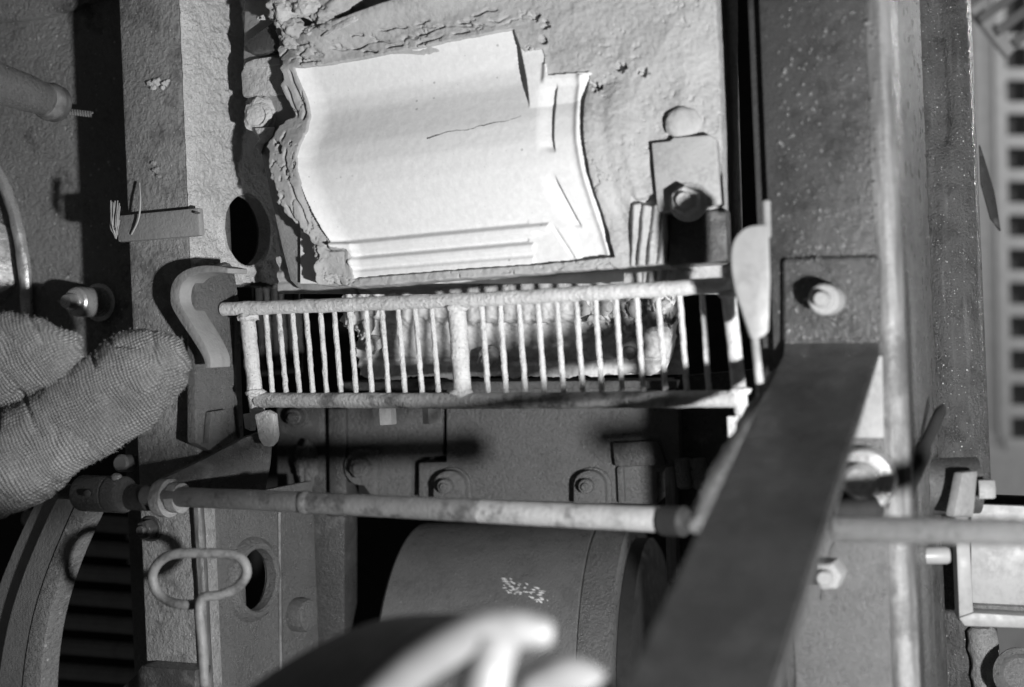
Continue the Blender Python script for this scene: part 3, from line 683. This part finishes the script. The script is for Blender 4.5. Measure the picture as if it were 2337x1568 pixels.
# ------------------------------------------------------------------ roller
rax = Vector((math.cos(math.radians(14)), -math.sin(math.radians(14)), 0)).normalized()
rc = pt(1190, 1560, 1.90); rr = .228
t = thing('roller', 'dark pitted cast roller with a smooth end band below the rod', 'roller', rc - Vector((0, 0, .3)))
x, y, z = basis(rax)
def cyl_between(name, c, ax, prof, m, parent, n=96): return lathe(name, c, ax, prof, m, parent, n=n)
cyl_between('barrel', rc, rax, [(rr - .004, -.144), (rr, -.140), (rr, .122), (rr - .002, .124)], M['roller'], t)
cyl_between('hub_shaft', rc, rax, [(.05, .19), (.05, .24)], M['iron'], t, n=32)
cyl_between('end_band', rc, rax, [(rr - .002, .1245), (rr + .001, .126), (rr + .001, .168), (rr - .004, .171)], M['iron_grey'], t)
cyl_between('end_disc', rc, rax, [(rr * .9, .172), (rr * .9, .19), (rr * .86, .196)], M['black'], t)

def on_roller(u, v):
    r = ray(u, v); d = r - rax * r.dot(rax); o_ = CAM - rc; o_ = o_ - rax * o_.dot(rax)
    a_, b_, c_ = d.dot(d), 2 * d.dot(o_), o_.dot(o_) - rr * rr
    q = CAM + r * ((-b_ - math.sqrt(max(0, b_ * b_ - 4 * a_ * c_))) / (2 * a_)); n_ = (q - rc); n_ = (n_ - rax * n_.dot(rax)).normalized(); return q, n_
bm = bmesh.new()
for i in range(46):
    k = rnd.random(); u = 1150 + 92 * k + rnd.gauss(0, 7); v = 1332 + 34 * k + rnd.gauss(0, 8); q, n_ = on_roller(u, v)
    dr = (rax + Vector((0, 0, -.35 + rnd.gauss(0, .25)))).normalized(); sd_ = n_.cross(dr).normalized(); L_ = rnd.uniform(.0012, .006); w_ = rnd.uniform(.0003, .0014)
    f_ = [q + n_ * .0006 + dr * L_ * a_ + sd_ * w_ * b_ for a_, b_ in ((-1, -.2), (0, -1), (1, .1), (.1, 1))]
    bm_prism(bm, f_, [p - n_ * .001 for p in f_], 0)
sc = frombm('scuff', bm, M['slip'], t, smooth=False); sc['kind'] = 'stuff'

# ------------------------------------------------------------------ right column
t = thing('column', 'dark oily iron column on the right with beads of oil and a rounded back', 'column', RF.at(1900, 1800))
A = RF.at(1768, 784)
top_, bot_ = CZ + .5, CZ - .55
plan_ext('flange', [pp(-.014, .004), pp(.120, .004), pp(.120, .06), pp(-.014, .06)], bot_, top_, M['column'], t, bevel=.002)
plan_ext('face_plate', [pp(0, -.008), pp(.1000, -.008), pp(.1000, .0035), pp(0, .0035)], bot_, top_, M['column'], t, bevel=.002)
q_ = pp(.1068, .009); tube('highlight_edge', [Vector((q_[0], q_[1], bot_)), Vector((q_[0], q_[1], top_))], .0160, M['edge'], t, n=28, step=.006, jit=.0006, lump=40)  # paler than the column: the lit edge is put into its colour
ex = [pp(.118, .061), pp(.118, .24), pp(-.02, .24), pp(-.02, .061)]
plan_ext('side_wall', ex, bot_, top_, M['column_side'], t, bevel=.004)
# round back of the column, with a scooped recess
cxy = pt(2172, 784, 1.60); R_ = .0375
n = 72; nzv = 200
vs_ = []; fs = []
for j in range(nzv + 1):
    zz = bot_ + (top_ - bot_) * j / nzv
    for i in range(n):
        a = 2 * math.pi * i / n; r = R_
        ang = (math.degrees(a) + 180) % 360 - 180
        # scoop: on the camera side, upper part
        k = math.exp(-((ang + 110) / 20) ** 2 * 1.0) * (1 / (1 + math.exp(-(zz - (CZ + .215)) / .008)))
        r -= .016 * min(1, k * 1.6)
        vs_.append(Vector((cxy.x + r * math.cos(a), cxy.y + r * math.sin(a), zz)))
for j in range(nzv):
    for i in range(n): i2 = (i + 1) % n; fs.append((j * n + i, j * n + i2, (j + 1) * n + i2, (j + 1) * n + i))
rb_ = fromdata('round_back', vs_, fs, M['column_side'], t)
# bracket plate of the lever and its bolt
# beads of oil on the face
bm = bmesh.new()
for i in range(460):
    if i < 250: u, v = rnd.uniform(1775, 2005), rnd.uniform(0, 590)
    elif i < 400: u, v = rnd.uniform(1795, 2005), rnd.triangular(600, 800, 790)
    elif i < 430: u, v = 1998 + rnd.gauss(0, 6), rnd.uniform(590, 780)
    else: u, v = rnd.uniform(1800, 1880), rnd.gauss(575, 18)
    p = RF.at(u, v, .0085 if v < 590 else .0175); s = rnd.uniform(.0006, .0016) * (1.5 if rnd.random() < .2 else 1)
    mm = Matrix.Translation(p) @ Matrix.Diagonal((s, s, s, 1)); bmesh.ops.create_icosphere(bm, subdivisions=1, radius=1, matrix=mm)
o = frombm('oil_beads', bm, M['bead'], t); o['kind'] = 'stuff'
# leaf-like torn flap behind
o = prism('torn_flap', PL(2255, 440, 1.75, yaw(-30)), [(2236, 330), (2252, 380), (2270, 440), (2284, 528), (2262, 500), (2240, 420)], .003, M['iron'], t, bevel=.0008)
# lower bolts of the column
bolt(RF, 1902, 1302, 34, .034, M['iron_light'], t, h=.008, rot=.1, washer=False)
prism('gusset', RF, [(1900, 1236), (2002, 1236), (1960, 1340), (1930, 1372), (1870, 1372), (1880, 1300)], .006, M['iron_grey'], t, h=.0125, bevel=.002)
o = prism('lower_cover', RF, [(1802, 1000), (2016, 1000), (2040, 1700), (1818, 1700)], .006, M['iron_grey'], t, h=.0105, bevel=.002)
o = prism('pale_patch', RF, [(2012, 812), (2016, 1000), (1915, 1000), (1960, 880), (1990, 812)], .005, M['iron_light'], t, h=.0105, bevel=.001)

# ------------------------------------------------------------------ lever
LPn = RF
t = thing('lever', 'broad dark flat lever slanting down from the column to the lower edge', 'lever', pt(1880, 800, 1.19))
W = []
upL, upR = RF.at(1786, 592, .017), RF.at(2008, 586, .017)
mL, mR = RF.at(1786, 806, .020), RF.at(2004, 800, .020)
def lp(u, v, Y): return pt(u, v, Y)
bL, bR = pt(1384, 1640, .72), pt(1756, 1640, .70)
bm = bmesh.new()
secs = [(upL, upR), (RF.at(1786, 780, .017), RF.at(2005, 776, .017)), (mL.lerp(bL, .012) , mR.lerp(bR, .012)), (mL.lerp(bL, .35), mR.lerp(bR, .35)), (bL, bR)]
th = .009; rows = []
for i, (a, b) in enumerate(secs):
    if i < 2: nn = RF.n
    else:
        nn = (bL - mL).cross(mR - mL).normalized()
        if nn.y > 0: nn = -nn
    if i == 2: nn = (nn + RF.n).normalized()
    rows.append([bm.verts.new(a), bm.verts.new(b), bm.verts.new(b - nn * th), bm.verts.new(a - nn * th)])
for i in range(len(rows) - 1):
    for q in range(4): bm.faces.new((rows[i][q], rows[i][(q + 1) % 4], rows[i + 1][(q + 1) % 4], rows[i + 1][q]))
bm.faces.new(rows[0][::-1]); bm.faces.new(rows[-1])
bmesh.ops.recalc_face_normals(bm, faces=bm.faces)
bmesh.ops.bevel(bm, geom=[e for e in bm.edges if e.calc_face_angle(0) > .6], offset=.002, segments=2, affect='EDGES')
lv = frombm('lever_bar', bm, M['lever'], t); lv.data.materials.append(M['column'])
for p in lv.data.polygons:
    if p.center.z + OFF[lv].z > mL.z + .004: p.material_index = 1
LF = PL(1890, 690, 1.19, NF)
bolt(RF, 1893, 684, 36, .030, M['iron_light'], t, h=.0175, n=18, rot=.1, washer=False)
# worn left edge piece behind the lever, where the rod ends
tube('edge_strip', [pt(1768, 850, 1.26), pt(1700, 968, 1.19), pt(1628, 1110, 1.09), pt(1588, 1200, 1.04)], [.004, .006, .009, .008], M['iron_grey'], t, n=10, jit=.002, step=.006)

# ------------------------------------------------------------------ paddle (pale cam) beside the grate
KP = PL(1710, 650, 1.20, yaw(8))
t = thing('cam_paddle', 'pale smooth paddle-shaped cam between grate and column', 'cam', KP.at(1740, 790))
o = prism('paddle', KP, [(tuple(p)) for p in sm_curve([(1754, 512), (1712, 516), (1688, 530), (1672, 556), (1668, 600), (1676, 660), (1694, 715), (1712, 770)], 5)] + [(1718, 780), (1742, 768), (1754, 756), (1758, 640)], .03, M['paddle'], t, bevel=.011)
tube('paddle_pin', [pt(1748, 460, 1.25), pt(1750, 540, 1.25)], .004, M['paddle'], t, n=10)
tube('link_rod', [KP.at(1722, 770, -.01), KP.at(1736, 905, -.01)], .0038, M['paddle'], t, n=10, step=.02)

# ------------------------------------------------------------------ clamp, tube and box on the right
t = thing('clamp_knob', 'round steel clamp head with a dark bar for the shadow crossing the column', 'clamp', RF.at(1980, 1180, .02))
lathe('clamp_head', RF.at(1975, 1092, .016), NF, [(.028, -.006), (.030, .004), (.027, .014), (.017, .016), (.016, .030), (.012, .034)], M['steel'], t, n=36)
tube('shadow_bar', sm_curve([pt(1935, 1152, 1.255), pt(2045, 1130, 1.27), pt(2100, 1036, 1.32), pt(2152, 925, 1.37)], 5), [.013] * 7 + [.010] * 4 + [.006] * 4 + [.002], M['black'], t, n=16, step=.01)  # black bar standing in for a shadow that slants over the column
lathe('clamp_base', RF.at(1962, 1158, .014), NF, [(.022, -.004), (.022, .02), (.018, .026)], M['black'], t, n=24)
o = tube('cross_tube', [pt(1912, 1206, 1.10), pt(2470, 1218, .98)], [30 / F * 1.10, 33 / F * 1.0], M['iron_grey'], None, n=22, step=.03)
tag(o, 'pale round tube running off the right edge in front of the column', 'tube')
BX = PL(2250, 1300, 1.42, yaw(10))
t = thing('switch_box', 'pale enamelled box with flanged edges at the lower right edge', 'box', BX.at(2280, 1430))
prism('panel', BX, [(2215, 1150), (2480, 1160), (2480, 1410), (2215, 1400)], .01, M['box'], t, h=-.02)
prism('side_flange', BX, [(2178, 1172), (2210, 1172), (2222, 1404), (2188, 1420)], .03, M['box'], t, h=.012, bevel=.003)
prism('bottom_flange', BX, [(2186, 1410), (2222, 1398), (2490, 1414), (2490, 1440), (2200, 1430)], .04, M['box'], t, h=.016, bevel=.003)
prism('inner_shelf', BX, [(2222, 1380), (2480, 1392), (2480, 1408), (2212, 1400)], .01, M['iron_grey'], t, h=-.008, bevel=.001)
bolt(BX, 2238, 1214, 14, .02, M['box'], t, h=-.018, washer=False)
lathe('bolt', pt(2108, 1268, 1.36), Vector((1, -.15, 0)), [(20 / F * 1.36, 0), (20 / F * 1.36, .022), (17 / F * 1.36, .025)], M['box'], t, n=20)
t = thing('flange_joint', 'bolted pale flange joint beside the round column back, above the tube', 'flange', pt(2200, 1190, 1.40))
lathe('pipe', pt(2130, 1110, 1.42), Vector((1, -.1, 0)), [(.030, -.01), (.030, .045)], M['iron'], t, n=30)
prism('flange_plate', PL(2200, 1110, 1.36, yaw(-30)), [(2176, 1180), (2196, 1078), (2232, 1074), (2222, 1180)], .012, M['paddle'], t, bevel=.003)
lathe('hex_head', pt(2232, 1116, 1.37), Vector((1, -.25, 0)), [(24 / F * 1.37, 0), (24 / F * 1.37, .014), (21 / F * 1.37, .016)], M['paddle'], t, n=6)
o = tube('hose', [pt(2226, 1150, 1.55), pt(2500, 1160, 1.5)], 24 / F * 1.5, M['black'], None, n=16, step=.03); tag(o, 'black hose end behind the pale tube at the right edge', 'hose')
t = thing('spray_nozzle', 'dark ring fitting in the lower right corner', 'fitting', pt(2310, 1620, 1.5))
c = pt(2330, 1540, 1.48)
lathe('ring', c, Vector((-.3, -1, .1)), [(.028, -.02), (.030, 0), (.024, .004), (.018, -.004)], M['iron_grey'], t, n=30)
tube('stem', [pt(2240, 1440, 1.55), pt(2260, 1640, 1.55)], .016, M['plate'], t, n=14, jit=.003, step=.01)

# things far behind on the right: wall strip with square holes, slatted crate
t = thing('perforated_strip', 'blurred upright strip with square dark holes on the far right', 'perforated strip', pt(2310, 1000, 4.3))
PP = PL(2310, 500, 4.3, yaw(0)); 
def quad_frame(u0, u1, vlist, m, parent):
    # ladder: two stiles and rungs, holes open to black behind
    prism('stile', PP, [(u0 - 18, -60), (u0 + 10, -60), (u0 + 26, 1000), (u0 - 2, 1000)], .02, m, parent)
    prism('stile', PP, [(u1, -60), (u1 + 60, -60), (u1 + 76, 1000), (u1 + 16, 1000)], .02, m, parent)
    for v in vlist:
        prism('rung', PP, [(u0 + 10, v - 14), (u1 + 6, v - 14), (u1 + 8, v + 14), (u0 + 12, v + 14)], .02, m, parent, h=-.0015)
quad_frame(2282, 2344, [92 + 77 * i for i in range(13)], M['wall'], t)
prism('backing', PP, [(2270, -60), (2420, -60), (2440, 1000), (2290, 1000)], .02, M['hole'], t, h=-.05)
t = thing('slatted_crate', 'blurred pale slatted crate in the upper right corner', 'crate', pt(2300, 120, 2.5))
CPn = PL(2280, 60, 2.5, yaw(0))
for i in range(4):
    prism('slat', CPn, [(2190 + i * 40, 10 + i * 26), (2300 + i * 40, -70 + i * 26), (2312 + i * 40, -52 + i * 26), (2202 + i * 40, 28 + i * 26)], .02, M['box'], t)
prism('end_board', CPn, [(2195, 0), (2212, -20), (2320, 110), (2300, 130)], .02, M['wall'], t, h=-.022)

# ------------------------------------------------------------------ hand wheel in the foreground
t = thing('hand_wheel', 'blurred pale curved wheel arm in the foreground at the bottom', 'hand wheel', pt(1100, 1700, .68))
WY = .75; wk = WY / F
def wheel_bar(name, pts, rad):
    P_ = sm_curve([pt(u, v, WY + dy) for u, v, dy in pts], 6); n_ = len(P_)
    R_w = [float(np.interp(i / (n_ - 1) * (len(rad) - 1), range(len(rad)), rad)) * wk for i in range(n_)]
    return tube(name, P_, R_w, M['wheel'], t, n=24, step=.01)
wheel_bar('rim', [(740, 1740, .01), (860, 1590, .01), (960, 1505, .005), (1070, 1450, 0), (1160, 1436, 0), (1250, 1446, 0)], [56, 58, 58, 56, 52, 46, 30])
wheel_bar('spoke', [(1128, 1450, 0), (1112, 1520, 0), (1092, 1600, -.005), (1070, 1720, -.01)], [64, 56, 62, 80])
wheel_bar('hub', [(1196, 1580, .02), (1280, 1556, .02), (1345, 1596, .02), (1385, 1720, .02)], [48, 62, 70, 84])
fr_ = sm_curve([pt(690, 1760, .76), pt(830, 1605, .76), pt(940, 1510, .76), pt(1060, 1452, .76), pt(1150, 1440, .76)], 6)
bk_ = sm_curve([pt(330, 1760, .98), pt(520, 1605, .98), pt(690, 1490, .98), pt(870, 1412, .98), pt(1060, 1400, .98)], 6)
bm = bmesh.new(); rows = []
for a_, b_ in zip(fr_, bk_):
    dn = Vector((.004, 0, -.006)); rows.append([bm.verts.new(p) for p in (a_, a_.lerp(b_, .5) + Vector((0, 0, .004)), b_, b_ + dn, a_ + dn)])
for i in range(len(rows) - 1):
    for q in range(5): bm.faces.new((rows[i][q], rows[i][(q + 1) % 5], rows[i + 1][(q + 1) % 5], rows[i + 1][q]))
bm.faces.new(rows[0][::-1]); bm.faces.new(rows[-1])
o = frombm('tread', bm, M['guard'], t); o['label'] = 'dark outer tread of the blurred wheel'

# ------------------------------------------------------------------ wire loop handle
t = thing('loop_handle', 'bent wire pull handle with an oval loop at the lower left', 'handle', pt(470, 1600, 1.40))
lo = [(462, 1365), (500, 1358), (538, 1342), (562, 1312), (556, 1282), (530, 1266), (460, 1262), (400, 1264), (366, 1280), (348, 1312), (358, 1350), (390, 1374), (430, 1380), (450, 1376)]
yy = [1.385, 1.385, 1.385, 1.385, 1.387, 1.39, 1.395, 1.40, 1.405, 1.41, 1.41, 1.405, 1.40, 1.398]
P_ = [pt(470, 1640, 1.38), pt(462, 1480, 1.38), pt(455, 1400, 1.385)] + [pt(u, v, y) for (u, v), y in zip(lo, yy)]
tube('wire', sm_curve(P_, 6), .0052, M['wire'], t, n=12, step=.006, jit=.0002)

# ------------------------------------------------------------------ lower left: curved guard wheel, ribbed radiator, small parts
WP = PL(120, 1380, 1.62, yaw(25))
t = thing('fly_wheel', 'curved speckled wheel rim at the lower left corner', 'wheel', WP.at(90, 1640))
oc = sm_curve([(226, 1130), (196, 1180), (150, 1285), (122, 1370), (104, 1450), (94, 1540), (90, 1640)], 5)
ic = sm_curve([(188, 1120), (158, 1180), (112, 1290), (82, 1380), (64, 1460), (52, 1545), (46, 1640)], 5)
prism('rim_edge', WP, [tuple(p) for p in oc] + [tuple(p) for p in ic[::-1]], .03, M['plate'], t, bevel=.002)
ic2 = [p + Vector((-95 - 12 * i / len(ic), 10)) for i, p in enumerate(ic)]
vs_ = []; fs = []
for a, b in zip(ic, ic2):
    p = WP.at(a.x - 1, a.y, -.002); q = WP.at(b.x, b.y, -.03)
    vs_ += [p, p.lerp(q, .45) + WP.n * .004, p.lerp(q, .5) - WP.n * .004, q, q - WP.n * .02, p - WP.n * .024]
for i in range(len(ic) - 1):
    for q in range(6): fs.append((i * 6 + q, i * 6 + (q + 1) % 6, i * 6 + 6 + (q + 1) % 6, i * 6 + 6 + q))
fromdata('rim_face', vs_, fs, M['iron_light'], t)
t = thing('ribbed_radiator', 'blurred horizontal ribs between the wheel rim and the post', 'radiator', pt(220, 1640, 2.0))
for i in range(8):
    v = 1190 + i * 57
    tube('fin', [pt(60, v - 8, 2.02), pt(345, v + 14, 2.0)], .0125, M['iron_light'], t, n=10, step=.05)
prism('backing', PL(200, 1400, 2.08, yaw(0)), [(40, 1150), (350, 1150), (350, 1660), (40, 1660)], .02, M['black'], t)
t = thing('slide_block', 'dark block with a pale bolt end behind the shaft collar', 'block', pt(350, 1100, 1.6))
prism('block', PL(350, 1060, 1.60, NF), [(282, 1044), (405, 1030), (420, 1050), (420, 1140), (290, 1140)], .05, M['iron'], t, bevel=.005)
lathe('bolt_end', pt(276, 1057, 1.57), Vector((-.25, -1, .1)), [(.0105, -.02), (.0105, 0), (.008, .003)], M['paddle'], t, n=20)

# ------------------------------------------------------------------ the gloved hand
def loft(bm, pts, rads, n=26):
    P = sm_curve(pts, 6); k = len(P); R = [np.interp(i / (k - 1) * (len(rads) - 1), range(len(rads)), rads) for i in range(k)]
    rows = []; ref = Vector((0, -1, 0))
    for i, p in enumerate(P):
        d = (P[min(i + 1, k - 1)] - P[max(i - 1, 0)]).normalized(); x = (ref - d * ref.dot(d)).normalized(); y = d.cross(x)
        rows.append([bm.verts.new(p + (x * math.cos(2 * math.pi * q / n) * .86 + y * math.sin(2 * math.pi * q / n)) * R[i]) for q in range(n)])
    for i in range(k - 1):
        for q in range(n): bm.faces.new((rows[i][q], rows[i][(q + 1) % n], rows[i + 1][(q + 1) % n], rows[i + 1][q]))
    bm.faces.new(rows[0][::-1]); bm.faces.new(rows[-1])
HY = 1.40; k_ = HY / F
bm = bmesh.new()
loft(bm, [pt(-420, 1080, HY - .02), pt(-200, 1060, HY - .01), pt(0, 1062, HY), pt(110, 1000, HY), pt(220, 930, HY), pt(310, 860, HY + .005), pt(375, 840, HY + .01), pt(420, 842, HY + .014), pt(436, 842, HY + .016)],
     [150 * k_, 150 * k_, 128 * k_, 112 * k_, 104 * k_, 110 * k_, 92 * k_, 52 * k_, 14 * k_])
loft(bm, [pt(-300, 960, HY), pt(-120, 860, HY - .005), pt(0, 818, HY - .01), pt(90, 802, HY - .015), pt(140, 790, HY - .015), pt(180, 776, HY - .012), pt(192, 772, HY - .012)],
     [140 * k_, 110 * k_, 97 * k_, 82 * k_, 60 * k_, 26 * k_, 8 * k_])
bmesh.ops.recalc_face_normals(bm, faces=bm.faces)
me = bpy.data.meshes.new('tmp'); bm.to_mesh(me); bm.free()
ot = bpy.data.objects.new('tmp', me); C.objects.link(ot)
md = ot.modifiers.new('r', 'REMESH'); md.mode = 'VOXEL'; md.voxel_size = .0026
ms = ot.modifiers.new('s', 'SMOOTH'); ms.iterations = 8; ms.factor = .5
bpy.context.view_layer.update()
me = bpy.data.meshes.new_from_object(ot.evaluated_get(bpy.context.evaluated_depsgraph_get())); bpy.data.objects.remove(ot)
nrm = [Vector(n.vector) for n in me.vertex_normals]; cos_ = [v.co.copy() for v in me.vertices]; new_ = []
for p, d in zip(cos_, nrm):
    f = .0068 * noise.noise(p * 14) + .0030 * noise.noise(p * 34) - .0035 * max(0, 1 - abs(noise.noise(Vector((p.x * 30 + p.z * 26, p.y * 12, p.z * 14 - p.x * 8)))) * 7) + .0016 * noise.noise(Vector((p.x * 60 + p.z * 40, p.y * 50, p.z * 50 - p.x * 20))) + .0006 * noise.noise(p * 240)
    new_.extend(p + d * f)
me.vertices.foreach_set('co', new_); me.update()
t = thing('person', 'hand in a coarse woven mitten reaching in from the left edge', 'person', pt(0, 1200, HY))
gl = link('mitten', me, M['cloth'], t, auto=0)
bm = bmesh.new(); off = OFF[gl]
vv = [v.co.copy() for v in me.vertices]; cnt = 0; idxs = list(range(len(vv))); rnd.shuffle(idxs)
for i in idxs:
    p = vv[i] + off; n_ = nrm[i]
    if n_.y > .25 or p.x < -.62 or cnt > 1500: continue
    L_ = rnd.uniform(.001, .0034) * (1.6 if rnd.random() < .08 else 1); d = (n_ + Vector((rnd.gauss(0, .5), rnd.gauss(0, .5), rnd.gauss(0, .5)))).normalized()
    sd_ = d.cross(Vector((0, 1, .1))).normalized() * .00016
    q = p + d * L_ * .5 + Vector((rnd.gauss(0, .0004), 0, rnd.gauss(0, .0004))); e = p + (d + Vector((rnd.gauss(0, .5), 0, rnd.gauss(0, .5)))).normalized() * L_
    a, b, c_, d_, e_ = [bm.verts.new(x) for x in (p - sd_, p + sd_, q + sd_, q - sd_, e)]
    bm.faces.new((a, b, c_, d_)); bm.faces.new((d_, c_, e_)); cnt += 1
me2 = bpy.data.meshes.new('fuzz'); bm.to_mesh(me2); bm.free()
fz = link('fuzz', me2, M['straw'], gl, smooth=False); fz['kind'] = 'stuff'
